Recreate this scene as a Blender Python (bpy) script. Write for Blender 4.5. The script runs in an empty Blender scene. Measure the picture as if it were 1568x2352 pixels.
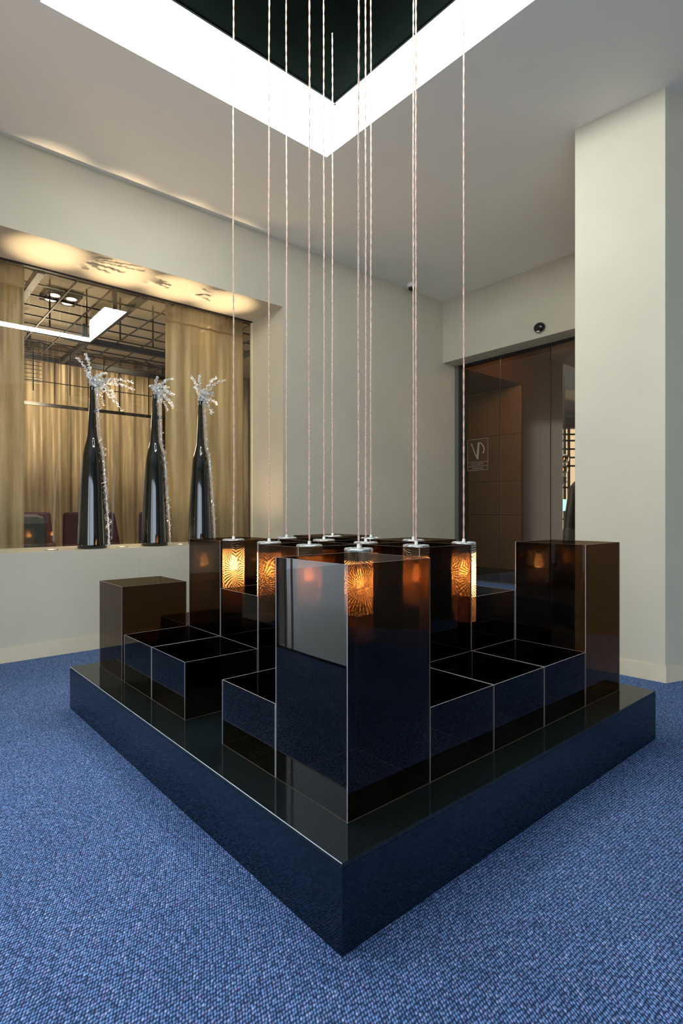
import bpy, bmesh, math, random
from mathutils import Vector, Matrix
random.seed(7)
sc = bpy.context.scene
COL = sc.collection
R = math.radians
# ------------------------------------------------------------------ camera, world, exposure
cam_d = bpy.data.cameras.new('camera'); cam = bpy.data.objects.new('camera', cam_d); COL.objects.link(cam)
cam.location = (0, 0, 1.0); cam.rotation_euler = (R(90), 0, 0)
cam_d.sensor_fit = 'HORIZONTAL'; cam_d.sensor_width = 36.0; cam_d.lens = 1278.0 / 1568.0 * 36.0
cam_d.clip_start = 0.05; cam_d.clip_end = 200
sc.camera = cam
sc.view_settings.view_transform = 'Standard'; sc.view_settings.look = 'None'
sc.view_settings.gamma = 1.0; sc.view_settings.use_curve_mapping = False
sc.view_settings.exposure = 0.02
try:
    sc.cycles.transparent_max_bounces = 24
    sc.cycles.max_bounces = 10
    sc.cycles.diffuse_bounces = 5
    sc.cycles.sample_clamp_indirect = 6.0
except Exception:
    pass
world = bpy.data.worlds.new('street_daylight'); sc.world = world; world.use_nodes = True
bg = world.node_tree.nodes['Background']; bg.inputs[0].default_value = (0.74, 0.87, 1.0, 1); bg.inputs[1].default_value = 6.0
COVE_EMIT = 36.0
def lamp(name, kind, loc, energy, color, rot=(0, 0, 0), **kw):
    d = bpy.data.lights.new(name, kind); d.energy = energy; d.color = color
    for k, v in kw.items(): setattr(d, k, v)
    o = bpy.data.objects.new(name, d); COL.objects.link(o); o.location = loc; o.rotation_euler = rot
    return o
WARM = (1.0, 0.66, 0.34)

# ------------------------------------------------------------------ frames
P0 = Vector((0.001, 1.248, 0)); U = Vector((0.754, 0.657, 0)).normalized(); V = Vector((-U.y, U.x, 0)); TH_P = math.atan2(U.y, U.x)
Q0 = Vector((-2.253, 3.672, 0)); A1 = Vector((0.762, 0.648, 0)).normalized(); B1 = Vector((-A1.y, A1.x, 0)); TH_W = math.atan2(A1.y, A1.x)
C0 = Q0 + A1 * 4.54                       # corner of the two walls
A2 = Vector((0.64, -0.768, 0)).normalized(); B2 = Vector((-A2.y, A2.x, 0)); TH_D = math.atan2(A2.y, A2.x)   # B2 points beyond the door
def W1(s, t, z=0): return Q0 + A1 * s + B1 * t + Vector((0, 0, z))
def UV(u, v, z=0): return P0 + U * u + V * v + Vector((0, 0, z))
G0 = Q0 + A1 * 4.78
def W2(s, t, z=0): return G0 + A2 * s + B2 * t + Vector((0, 0, z))
CEIL = 3.494

# ------------------------------------------------------------------ materials
def mat(name):
    m = bpy.data.materials.new(name); m.use_nodes = True
    nt = m.node_tree; nt.nodes.clear()
    out = nt.nodes.new('ShaderNodeOutputMaterial')
    return m, nt, out
def N(nt, t, **kw):
    n = nt.nodes.new(t)
    for k, v in kw.items():
        if k == 'i':
            for kk, vv in v.items(): n.inputs[kk].default_value = vv
        else: setattr(n, k, v)
    return n
def L(nt, a, b): nt.links.new(a, b)
def ramp(nt, fac, stops):
    r = nt.nodes.new('ShaderNodeValToRGB')
    while len(r.color_ramp.elements) < len(stops): r.color_ramp.elements.new(0.5)
    for e, (p, c) in zip(r.color_ramp.elements, stops): e.position = p; e.color = (*c, 1)
    L(nt, fac, r.inputs[0]); return r
def principled(name, col, rough=0.5, metal=0.0, var=0.0, scale=3.0, bump=0.0, bscale=60.0, spec=0.5, coat=0.0, emis=None, es=0, space='Object', dist=0.01):
    m, nt, out = mat(name)
    p = N(nt, 'ShaderNodeBsdfPrincipled', i={'Roughness': rough, 'Metallic': metal, 'Specular IOR Level': spec, 'Coat Weight': coat})
    p.inputs['Base Color'].default_value = (*col, 1)
    L(nt, p.outputs[0], out.inputs[0])
    tc = N(nt, 'ShaderNodeTexCoord')
    if var:
        n = N(nt, 'ShaderNodeTexNoise', i={'Scale': scale, 'Detail': 6.0, 'Roughness': 0.6}); L(nt, tc.outputs[space], n.inputs['Vector'])
        r = ramp(nt, n.outputs[0], [(0.3, tuple(c * (1 - var) for c in col)), (0.7, tuple(min(1, c * (1 + var)) for c in col))])
        L(nt, r.outputs[0], p.inputs['Base Color'])
    if bump:
        n = N(nt, 'ShaderNodeTexNoise', i={'Scale': bscale, 'Detail': 5.0}); L(nt, tc.outputs[space], n.inputs['Vector'])
        b = N(nt, 'ShaderNodeBump', i={'Strength': bump, 'Distance': dist}); L(nt, n.outputs[0], b.inputs['Height']); L(nt, b.outputs[0], p.inputs['Normal'])
    if emis:
        p.inputs['Emission Color'].default_value = (*emis, 1); p.inputs['Emission Strength'].default_value = es
    return m
def fresnel(nt, ior):
    geo = N(nt, 'ShaderNodeNewGeometry')
    mx = N(nt, 'ShaderNodeMix', i={2: ior, 3: 1.0 / ior}); L(nt, geo.outputs['Backfacing'], mx.inputs[0])
    f = N(nt, 'ShaderNodeFresnel'); L(nt, mx.outputs[0], f.inputs['IOR']); return f
def glassy(name, tint, ior=1.5, rough=0.0, smear=0.0, boost=1.0, haze=None):
    m, nt, out = mat(name)
    t = N(nt, 'ShaderNodeBsdfTransparent'); t.inputs[0].default_value = (*tint, 1)
    g = N(nt, 'ShaderNodeBsdfGlossy', i={'Roughness': rough}); g.inputs[0].default_value = (1, 1, 1, 1)
    f = fresnel(nt, ior); fac = f.outputs[0]
    if boost != 1.0:
        mm = N(nt, 'ShaderNodeMath', operation='MULTIPLY', use_clamp=True, i={1: boost}); L(nt, fac, mm.inputs[0]); fac = mm.outputs[0]
    mix = N(nt, 'ShaderNodeMixShader'); L(nt, fac, mix.inputs[0]); L(nt, t.outputs[0], mix.inputs[1]); L(nt, g.outputs[0], mix.inputs[2])
    last = mix
    tc = N(nt, 'ShaderNodeTexCoord')
    if smear:
        n = N(nt, 'ShaderNodeTexNoise', i={'Scale': 2.2, 'Detail': 1.0}); L(nt, tc.outputs['Object'], n.inputs['Vector'])
        b = N(nt, 'ShaderNodeBump', i={'Strength': smear, 'Distance': 0.02}); L(nt, n.outputs[0], b.inputs['Height']); L(nt, b.outputs[0], g.inputs['Normal'])
    if haze:
        col, amt = haze
        d = N(nt, 'ShaderNodeBsdfDiffuse'); d.inputs[0].default_value = (*col, 1)
        n = N(nt, 'ShaderNodeTexNoise', i={'Scale': 5.0, 'Detail': 8.0, 'Roughness': 0.7, 'Distortion': 1.5}); L(nt, tc.outputs['Object'], n.inputs['Vector'])
        mr = N(nt, 'ShaderNodeMapRange', i={1: 0.45, 2: 0.85, 3: 0.0, 4: amt}); L(nt, n.outputs[0], mr.inputs[0])
        m2 = N(nt, 'ShaderNodeMixShader'); L(nt, mr.outputs[0], m2.inputs[0]); L(nt, mix.outputs[0], m2.inputs[1]); L(nt, d.outputs[0], m2.inputs[2])
        last = m2
    L(nt, last.outputs[0], out.inputs[0]); return m

WALL = principled('wall_plaster', (0.525, 0.48, 0.375), 0.75, var=0.05, scale=1.6, bump=0.12, bscale=9, spec=0.25)
CEILM = principled('ceiling_paint', (0.83, 0.81, 0.735), 0.85, var=0.015, scale=2, bump=0.04, bscale=30, spec=0.2)
BASE = principled('baseboard_paint', (0.64, 0.55, 0.40), 0.6, var=0.05, scale=14, spec=0.3)
GREYMET = principled('brushed_grey_metal', (0.30, 0.30, 0.30), 0.35, 0.9, var=0.1, scale=20)
BLACKMET = principled('black_painted_steel', (0.012, 0.012, 0.012), 0.45, 0.0, var=0.2, scale=8)
def emit(name, col, s):
    m, nt, out = mat(name); e = N(nt, 'ShaderNodeEmission', i={'Strength': s}); e.inputs[0].default_value = (*col, 1); L(nt, e.outputs[0], out.inputs[0]); return m
COVE = emit('cove_diffuser', (0.93, 1.0, 0.97), COVE_EMIT)
DARKGLASS = principled('black_satin_panel', (0.0012, 0.0018, 0.0015), 0.8, var=0.3, scale=2, spec=0.0)

def carpet():
    m, nt, out = mat('blue_woven_carpet')
    p = N(nt, 'ShaderNodeBsdfPrincipled', i={'Roughness': 0.95, 'Specular IOR Level': 0.1}); L(nt, p.outputs[0], out.inputs[0])
    tc = N(nt, 'ShaderNodeTexCoord')
    mp = N(nt, 'ShaderNodeMapping'); mp.inputs['Rotation'].default_value = (0, 0, R(-24)); mp.inputs['Scale'].default_value = (1.0, 0.55, 1.0)
    L(nt, tc.outputs['Object'], mp.inputs['Vector'])
    vo = N(nt, 'ShaderNodeTexVoronoi', i={'Scale': 175.0, 'Randomness': 0.35}); L(nt, mp.outputs[0], vo.inputs['Vector'])
    big = N(nt, 'ShaderNodeTexNoise', i={'Scale': 1.7, 'Detail': 4.0}); L(nt, tc.outputs['Object'], big.inputs['Vector'])
    sep = N(nt, 'ShaderNodeSeparateColor'); L(nt, vo.outputs['Color'], sep.inputs[0])
    r1 = ramp(nt, sep.outputs[0], [(0.0, (0.145, 0.260, 0.50)), (0.55, (0.165, 0.305, 0.60)), (0.85, (0.24, 0.29, 0.60)), (1.0, (0.33, 0.46, 0.74))])
    r2 = ramp(nt, vo.outputs['Distance'], [(0.12, (1.25, 1.25, 1.25)), (0.55, (0.12, 0.13, 0.16))])
    mx = N(nt, 'ShaderNodeMix', data_type='RGBA', blend_type='MULTIPLY'); mx.inputs[0].default_value = 1
    L(nt, r1.outputs[0], mx.inputs[6]); L(nt, r2.outputs[0], mx.inputs[7])
    r3 = ramp(nt, big.outputs[0], [(0.3, (0.9, 0.92, 0.95)), (0.7, (1.08, 1.06, 1.04))])
    m2 = N(nt, 'ShaderNodeMix', data_type='RGBA', blend_type='MULTIPLY'); m2.inputs[0].default_value = 1
    L(nt, mx.outputs[2], m2.inputs[6]); L(nt, r3.outputs[0], m2.inputs[7]); L(nt, m2.outputs[2], p.inputs['Base Color'])
    b = N(nt, 'ShaderNodeBump', invert=True, i={'Strength': 0.7, 'Distance': 0.002}); L(nt, vo.outputs['Distance'], b.inputs['Height']); L(nt, b.outputs[0], p.inputs['Normal'])
    return m
CARPET = carpet()
def granite():
    m, nt, out = mat('black_polished_granite')
    p = N(nt, 'ShaderNodeBsdfPrincipled', i={'Roughness': 0.05, 'Specular IOR Level': 0.38}); L(nt, p.outputs[0], out.inputs[0])
    tc = N(nt, 'ShaderNodeTexCoord'); n = N(nt, 'ShaderNodeTexNoise', i={'Scale': 420.0, 'Detail': 2.0}); L(nt, tc.outputs['Object'], n.inputs['Vector'])
    r = ramp(nt, n.outputs[0], [(0.45, (0.0035, 0.006, 0.007)), (0.66, (0.012, 0.018, 0.018)), (0.8, (0.05, 0.06, 0.06))]); L(nt, r.outputs[0], p.inputs['Base Color'])
    return m
GRANITE = granite()
PLINTH_SIDE = principled('black_gloss_lacquer', (0.002, 0.006, 0.012), 0.08, var=0.3, scale=3, spec=0.38)
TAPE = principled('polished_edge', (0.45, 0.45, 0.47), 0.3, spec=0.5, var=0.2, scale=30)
ACRYL = glassy('smoked_bronze_acrylic', (0.515, 0.435, 0.35), 1.49, 0.0, smear=0.04, boost=0.6, haze=((0.30, 0.34, 0.42), 0.018))
CLEAR = glassy('clear_window_glass', (0.95, 0.97, 0.94), 1.5)
BRONZE = glassy('bronze_door_glass', (0.68, 0.60, 0.50), 1.5)

# ------------------------------------------------------------------ mesh helpers
class MB:
    def __init__(s): s.v = []; s.f = []; s.m = []; s.uv = {}
    def add(s, vs, fs, mi=0):
        o = len(s.v); s.v += [tuple(v) for v in vs]; s.f += [tuple(i + o for i in f) for f in fs]; s.m += [mi] * len(fs) if isinstance(mi, int) else mi
    def box(s, a, b, fr=None, mi=0):
        (x0, y0, z0), (x1, y1, z1) = a, b
        pts = [(x0, y0, z0), (x1, y0, z0), (x1, y1, z0), (x0, y1, z0), (x0, y0, z1), (x1, y0, z1), (x1, y1, z1), (x0, y1, z1)]
        if fr: pts = [fr(*p) for p in pts]
        s.add(pts, [(0, 3, 2, 1), (4, 5, 6, 7), (0, 1, 5, 4), (1, 2, 6, 5), (2, 3, 7, 6), (3, 0, 4, 7)], mi)
    def prism(s, poly, z0, z1, mi=0):
        n = len(poly); vs = [(p[0], p[1], z0) for p in poly] + [(p[0], p[1], z1) for p in poly]
        s.add(vs, [tuple(reversed(range(n))), tuple(range(n, 2 * n))] + [(i, (i + 1) % n, n + (i + 1) % n, n + i) for i in range(n)], mi)
    def tube(s, pts, rad, seg=6, mi=0, cap=True):
        pts = [Vector(p) for p in pts]; n = len(pts); base = len(s.v); up = None
        for i, p in enumerate(pts):
            t = (pts[min(i + 1, n - 1)] - pts[max(i - 1, 0)]).normalized()
            if up is None: up = t.orthogonal().normalized()
            up = (up - t * up.dot(t))
            up = up.normalized() if up.length > 1e-6 else t.orthogonal().normalized()
            w = t.cross(up); r = rad[i] if isinstance(rad, (list, tuple)) else rad
            for k in range(seg):
                a = 2 * math.pi * k / seg; s.v.append(tuple(p + up * math.cos(a) * r + w * math.sin(a) * r))
        for i in range(n - 1):
            for k in range(seg):
                k2 = (k + 1) % seg; s.f.append((base + i * seg + k, base + i * seg + k2, base + (i + 1) * seg + k2, base + (i + 1) * seg + k)); s.m.append(mi)
        if cap:
            s.f.append(tuple(base + k for k in reversed(range(seg)))); s.m.append(mi)
            s.f.append(tuple(base + (n - 1) * seg + k for k in range(seg))); s.m.append(mi)
    def lathe(s, prof, seg=32, mi=0, c=(0, 0), closed_ends=True):
        base = len(s.v); n = len(prof)
        for r, z in prof:
            for k in range(seg):
                a = 2 * math.pi * k / seg; s.v.append((c[0] + r * math.cos(a), c[1] + r * math.sin(a), z))
        for i in range(n - 1):
            for k in range(seg):
                k2 = (k + 1) % seg; s.f.append((base + i * seg + k, base + i * seg + k2, base + (i + 1) * seg + k2, base + (i + 1) * seg + k)); s.m.append(mi)
        if closed_ends:
            s.f.append(tuple(base + k for k in reversed(range(seg)))); s.m.append(mi)
            s.f.append(tuple(base + (n - 1) * seg + k for k in range(seg))); s.m.append(mi)
    def mesh(s, name, mats, smooth=False):
        me = bpy.data.meshes.new(name); me.from_pydata(s.v, [], s.f)
        for m in (mats if isinstance(mats, (list, tuple)) else [mats]): me.materials.append(m)
        for p, i in zip(me.polygons, s.m): p.material_index = i; p.use_smooth = smooth
        me.update(); return me
    def build(s, name, mats, parent=None, smooth=False, bevel=0, sub=0, loc=None, rz=0):
        o = bpy.data.objects.new(name, s.mesh(name, mats, smooth)); COL.objects.link(o)
        if parent: o.parent = parent
        if loc is not None: o.location = loc; o.rotation_euler = (0, 0, rz)
        if bevel:
            b = o.modifiers.new('bevel', 'BEVEL'); b.width = bevel; b.segments = 2; b.limit_method = 'ANGLE'
        if sub:
            b = o.modifiers.new('sub', 'SUBSURF'); b.levels = sub; b.render_levels = sub
        return o
def thing(name, label, cat, loc=(0, 0, 0), rz=0, group=None):
    o = bpy.data.objects.new(name, None); COL.objects.link(o); o.location = loc; o.rotation_euler = (0, 0, rz); o.empty_display_size = 0.1
    return tag(o, label, cat, group)
def tag(o, label, cat, group=None):
    o['label'] = label; o['category'] = cat
    if group: o['group'] = group
    return o
def struct(o): o['kind'] = 'structure'; return o
def holder(name, loc=(0, 0, 0), rz=0):
    o = bpy.data.objects.new(name, None); COL.objects.link(o); o.location = loc; o.rotation_euler = (0, 0, rz); o['kind'] = 'structure'; return o
def part(name, me, parent, loc=(0, 0, 0), rot=(0, 0, 0), scale=(1, 1, 1), label=None):
    o = bpy.data.objects.new(name, me); COL.objects.link(o); o.parent = parent; o.location = loc; o.rotation_euler = rot; o.scale = scale
    if label: o['label'] = label
    return o
def xy(v): return (v.x, v.y)

# ------------------------------------------------------------------ the room shell
m = MB(); m.box((-6, -6, -0.1), (7, 13, 0)); floor = struct(m.build('floor', CARPET))
# ceiling slab with the square light well cut out (in plinth axes)
OU0, OU1, OV0, OV1 = -0.143, 1.668, 0.02, 2.075
def fUV(u, v, z): return UV(u, v, z)
m = MB()
for (a, b) in (((-1.4, -6, CEIL), (OU0, 3.42, CEIL + .25)), ((-7, -6, CEIL), (-1.4, 1.2, CEIL + .25)), ((OU1, -6, CEIL), (7.0, 3.42, CEIL + .25)), ((OU0, -6, CEIL), (OU1, OV0, CEIL + .25)), ((OU0, OV1, CEIL), (OU1, 3.42, CEIL + .25))):
    m.box(a, b, fUV)
ceiling = struct(m.build('ceiling', CEILM))
# left wall with the display niche, all in wall axes
fW1 = lambda s, t, z: W1(s, t, z)
ND, NZ0, NZ1, NS0, NS1 = 0.56, 0.726, 2.893, -0.85, 2.25
m = MB()
m.box((-1.30, 0, 0), (NS1, ND, NZ0), fW1)
m.box((-1.30, 0, NZ1), (NS1, ND, 4.3), fW1)
m.box((-1.30, 0, NZ0), (NS0, ND, NZ1), fW1)
m.box((NS1, 0, 0), (4.86, ND, 4.3), fW1)
wall_left = struct(m.build('wall_left', WALL))
m = MB(); m.box((-1.28, -0.012, 0), (4.54, 0, 0.098), fW1); struct(m.build('baseboard_left', BASE))
# header wall above the sliding door, and the wall beyond it to the pillar
HZ = 2.77
def fH(s, t, z): return C0 + A2 * s + B2 * t + Vector((0, 0, z))
m = MB(); m.box((0, 0, HZ), (2.6, 0.24, CEIL + 0.1), fH); wall_back = struct(m.build('wall_back', WALL))
# pillar
PA, PB = Vector((1.523, 3.63, 0)), Vector((1.897, 3.262, 0))
m = MB(); m.prism([xy(PA), xy(PB), (3.45, 3.88), (3.45, 5.2), (2.30, 5.2)], 0, CEIL); pillar = struct(m.build('wall_pillar', WALL))
m = MB()
n1 = Vector((-0.705, -0.709, 0)); n2 = Vector((0.37, -0.93, 0)); tk = 0.012
def strip(a, b, nrm):
    m.prism([xy(a), xy(a + nrm * tk), xy(b + nrm * tk), xy(b)], 0, 0.098)
PBo = PB + (n1 + n2).normalized() * tk * 1.2
m.prism([xy(PA), xy(PA + n1 * tk), xy(PBo), (3.45, 3.88 - tk), (3.45, 3.88), xy(PB)], 0, 0.098)
struct(m.build('baseboard_pillar', BASE))
# walls outside the frame
DIMWALL = principled('wall_darkened_for_reflection', (0.035, 0.028, 0.022), 0.4, var=0.2, scale=3)  # dark tone stands in for the unlit lobby mirrored in the boxes
m = MB(); m.box((3.42, -2.8, 0), (3.6, 3.86, CEIL)); struct(m.build('wall_right', DIMWALL))
fU = lambda u, v, z: UV(u, v, z)
m = MB()
m.box((-1.40, 1.1, 0), (-1.25, 1.25, CEIL), fU); m.box((-1.40, 2.50, 0), (-1.25, 3.35, CEIL), fU); m.box((-1.40, 1.25, 2.5), (-1.25, 2.50, CEIL), fU)
struct(m.build('wall_side', WALL))
PAVE = principled('granite_pavement', (0.74, 0.74, 0.76), 0.8, var=0.35, scale=160)
m = MB(); m.box((-14, 1.1, 0.0), (-1.40, 7.0, 0.012), fU); m.box((-1.40, 1.25, 0.0), (-1.30, 2.50, 0.012), fU); struct(m.build('ground_outside', PAVE))
w = holder('window_2'); m = MB()
for v0, wv in ((1.25, .03), (2.30, .010), (2.38, .012), (2.47, .03)):
    m.box((-1.312, v0, 0.0), (-1.30, v0 + wv, 2.5), fU)
m.box((-1.34, 1.25, 2.46), (-1.28, 2.50, 2.5), fU); m.box((-1.304, 1.25, 0.0), (-1.30, 2.50, 0.016), fU)
m.build('window_frame', GREYMET, w)
SX0, SX1 = -3.4, 3.0
m = MB(); m.box((-4.6, -2.95, 0), (SX0, -2.8, CEIL)); m.box((SX1, -2.95, 0), (3.6, -2.8, CEIL)); m.box((SX0, -2.95, 2.7), (SX1, -2.8, CEIL)); struct(m.build('wall_front', WALL))
w = holder('window_3'); m = MB()
for k in range(8):
    x = SX0 + (SX1 - SX0 - 0.09) * k / 7; m.box((x, -2.9, 0), (x + 0.09, -2.84, 2.7))
m.box((SX0, -2.9, 2.64), (SX1, -2.84, 2.7)); m.box((SX0, -2.9, 0), (SX1, -2.84, 0.06)); m.build('window_frame', GREYMET, w)
m = MB(); m.box((-4.6, -2.8, 0), (-4.45, 1.7, CEIL)); struct(m.build('wall_entry', WALL))

# ------------------------------------------------------------------ light well: luminous cove and black mirror panel
PZ = 3.76
lw = thing('ceiling_light', 'large square luminous cove around a black glass panel in the ceiling above the boxes', 'light', UV(OU0, OV0, CEIL), TH_P)
Wd, Dd = OU1 - OU0, OV1 - OV0; iw = 0.05; ivf = 0.15
inner = [(iw, ivf), (Wd - iw, ivf), (Wd - iw, Dd - ivf), (iw, Dd - ivf)]; outer = [(0, 0), (Wd, 0), (Wd, Dd), (0, Dd)]
hz = PZ - CEIL
for k in range(4):
    a, b, c, d = outer[k], outer[(k + 1) % 4], inner[(k + 1) % 4], inner[k]
    m = MB(); th = 0.01
    m.add([(*a, 0), (*b, 0), (*c, hz), (*d, hz), (*a, th), (*b, th), (*c, hz + th), (*d, hz + th)], [(0, 1, 2, 3), (7, 6, 5, 4), (0, 4, 5, 1), (1, 5, 6, 2), (2, 6, 7, 3), (3, 7, 4, 0)])
    if k == 0:
        m = MB(); m.add([(0, 0, 0), (Wd, 0, 0), (Wd, 0.004, 0.055), (0, 0.004, 0.055), (0, -th, 0), (Wd, -th, 0), (Wd, 0, 0.055), (0, 0, 0.055)], [(0, 1, 2, 3), (7, 6, 5, 4), (0, 4, 5, 1), (1, 5, 6, 2), (2, 6, 7, 3), (3, 7, 4, 0)])
        m2 = MB(); m2.box((0, 0.004, 0.055), (Wd, 0.012, hz)); m2.build('upstand', BLACKMET, lw)
    m.build('diffuser_panel', COVE, lw)
m = MB(); m.box((0, 0, hz), (Wd, Dd, hz + 0.02)); m.build('black_panel', DARKGLASS, lw)
tr = 0.014; m = MB()
x0, y0, x1, y1 = iw, ivf, Wd - iw, Dd - ivf
for a, b in (((x0, y0), (x1, y0 + tr)), ((x0, y1 - tr), (x1, y1)), ((x0, y0), (x0 + tr, y1)), ((x1 - tr, y0), (x1, y1))):
    m.box((*a, hz - 0.012), (*b, hz - 0.001))
m.build('edge_trim', BLACKMET, lw)

# ------------------------------------------------------------------ plinth
PH = 0.211; PU, PV = 1.834, 2.109
pl = thing('display_plinth', 'low black polished plinth standing on the blue carpet', 'plinth', UV(0, 0, 0), TH_P)
m = MB(); m.box((0.0, 0.0, 0.001), (PU, PV, PH - 0.012)); m.build('plinth_body', PLINTH_SIDE, pl)
m = MB(); m.box((0, 0, PH - 0.012), (PU, PV, PH)); m.build('granite_top', GRANITE, pl, bevel=0.0012)
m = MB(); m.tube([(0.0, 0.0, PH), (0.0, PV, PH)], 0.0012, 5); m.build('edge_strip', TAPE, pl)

# ------------------------------------------------------------------ open smoked acrylic boxes
CU, CV, PT = 0.3233, 0.320, 0.003
HT = {1: 0.219, 2: 0.438, 3: 0.655}
_pm = {}
def panel_mesh(length, h):
    key = (round(length, 4), round(h, 4))
    if key not in _pm:
        m = MB(); x, y, z = length, PT, h
        m.add([(0, 0, 0), (x, 0, 0), (x, y, 0), (0, y, 0), (0, 0, z), (x, 0, z), (x, y, z), (0, y, z)],
              [(0, 3, 2, 1), (4, 5, 6, 7), (0, 1, 5, 4), (1, 2, 6, 5), (2, 3, 7, 6), (3, 0, 4, 7)], [1, 1, 0, 1, 0, 1])
        _pm[key] = m.mesh('side_panel', [ACRYL, EDGE])
    return _pm[key]
EDGE = principled('polished_acrylic_edge', (0.28, 0.27, 0.28), 0.35, spec=0.5, var=0.25, scale=40)
def acrylic_box(u0, v0, u1, v1, h, label):
    t = thing('acrylic_box', label, 'box', UV(u0 + 0.0006, v0 + 0.0006, PH + 0.0005), TH_P, 'smoked acrylic boxes on the black plinth')
    lu, lv = u1 - u0 - 0.0012, v1 - v0 - 0.0012
    part('side_panel', panel_mesh(lu, h), t, (0, 0, 0))
    part('side_panel', panel_mesh(lu, h), t, (0, lv - PT, 0))
    part('side_panel', panel_mesh(lv - 2 * PT, h), t, (PT, PT, 0), (0, 0, R(90)))
    part('side_panel', panel_mesh(lv - 2 * PT, h), t, (lu, PT, 0), (0, 0, R(90)))
    return t
HM = [[3, 1, 1, 1, 3], [1, 2, 3, 2, 1], [0, 3, 2, 3, 1], [1, 2, 3, 2, 1], [1, 3, 2, 3, 1], [2, 1, 1, 1, 2]]
VB = [0.11, 0.432, 0.752, 1.035, 1.352, 1.671, 1.992]
WORDH = {1: 'low', 2: 'medium-height', 3: 'tall'}
ordn = ['nearest', 'second', 'third', 'fourth', 'fifth', 'sixth']
front = {(0, 0): 'tall smoked acrylic box at the near corner of the plinth, one face mirroring grey light',
         (0, 1): 'low open smoked box beside the right face of the tall near-corner box',
         (0, 2): 'low open smoked box in the middle of the right front edge of the plinth',
         (0, 3): 'low open smoked box touching the tall box at the right end',
         (0, 4): 'tall open smoked acrylic box alone at the right-hand corner, pillar behind it',
         (1, 0): 'low open smoked box left of the tall near-corner box, in front of the empty gap',
         (3, 0): 'low open smoked box on the left edge, just behind the empty gap',
         (4, 0): 'low open smoked box on the left edge, touching the medium-height end box',
         (5, 0): 'medium-height smoked box at the left-hand corner, cream wall showing through it',
         (1, 1): 'medium-height smoked box with a lit lamp, hidden directly behind the tall near-corner box',
         (2, 1): 'tall smoked box with a lit lamp, rising left of and behind the near-corner box',
         (1, 2): 'tall smoked box with a lit lamp, rising behind the low right-edge boxes',
         (1, 3): 'medium-height open smoked box holding the rightmost lit lamp',
         (3, 1): 'medium-height smoked box with a lit lamp on the left, its white side uncovered',
         (4, 1): 'tall open smoked box on the left holding the brightest amber lamp',
         (4, 3): 'tall open smoked box farthest away, dark rim against the cream wall'}
for j in range(6):
    for i in range(5):
        h = HM[j][i]
        if not h: continue
        v0, v1 = VB[j], VB[j + 1]
        if j == 4: v1 = 1.671
        if j == 5: v0, v1 = 1.697, 2.017
        lab = front.get((j, i)) or '%s open smoked box, %s row from the near right edge, %s in its row' % (WORDH[h], ordn[j], ordn[i])
        lab = lab.replace('nearest', 'first')
        acrylic_box(0.115 + CU * i, v0, 0.115 + CU * (i + 1), v1, HT[h], lab)

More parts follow.
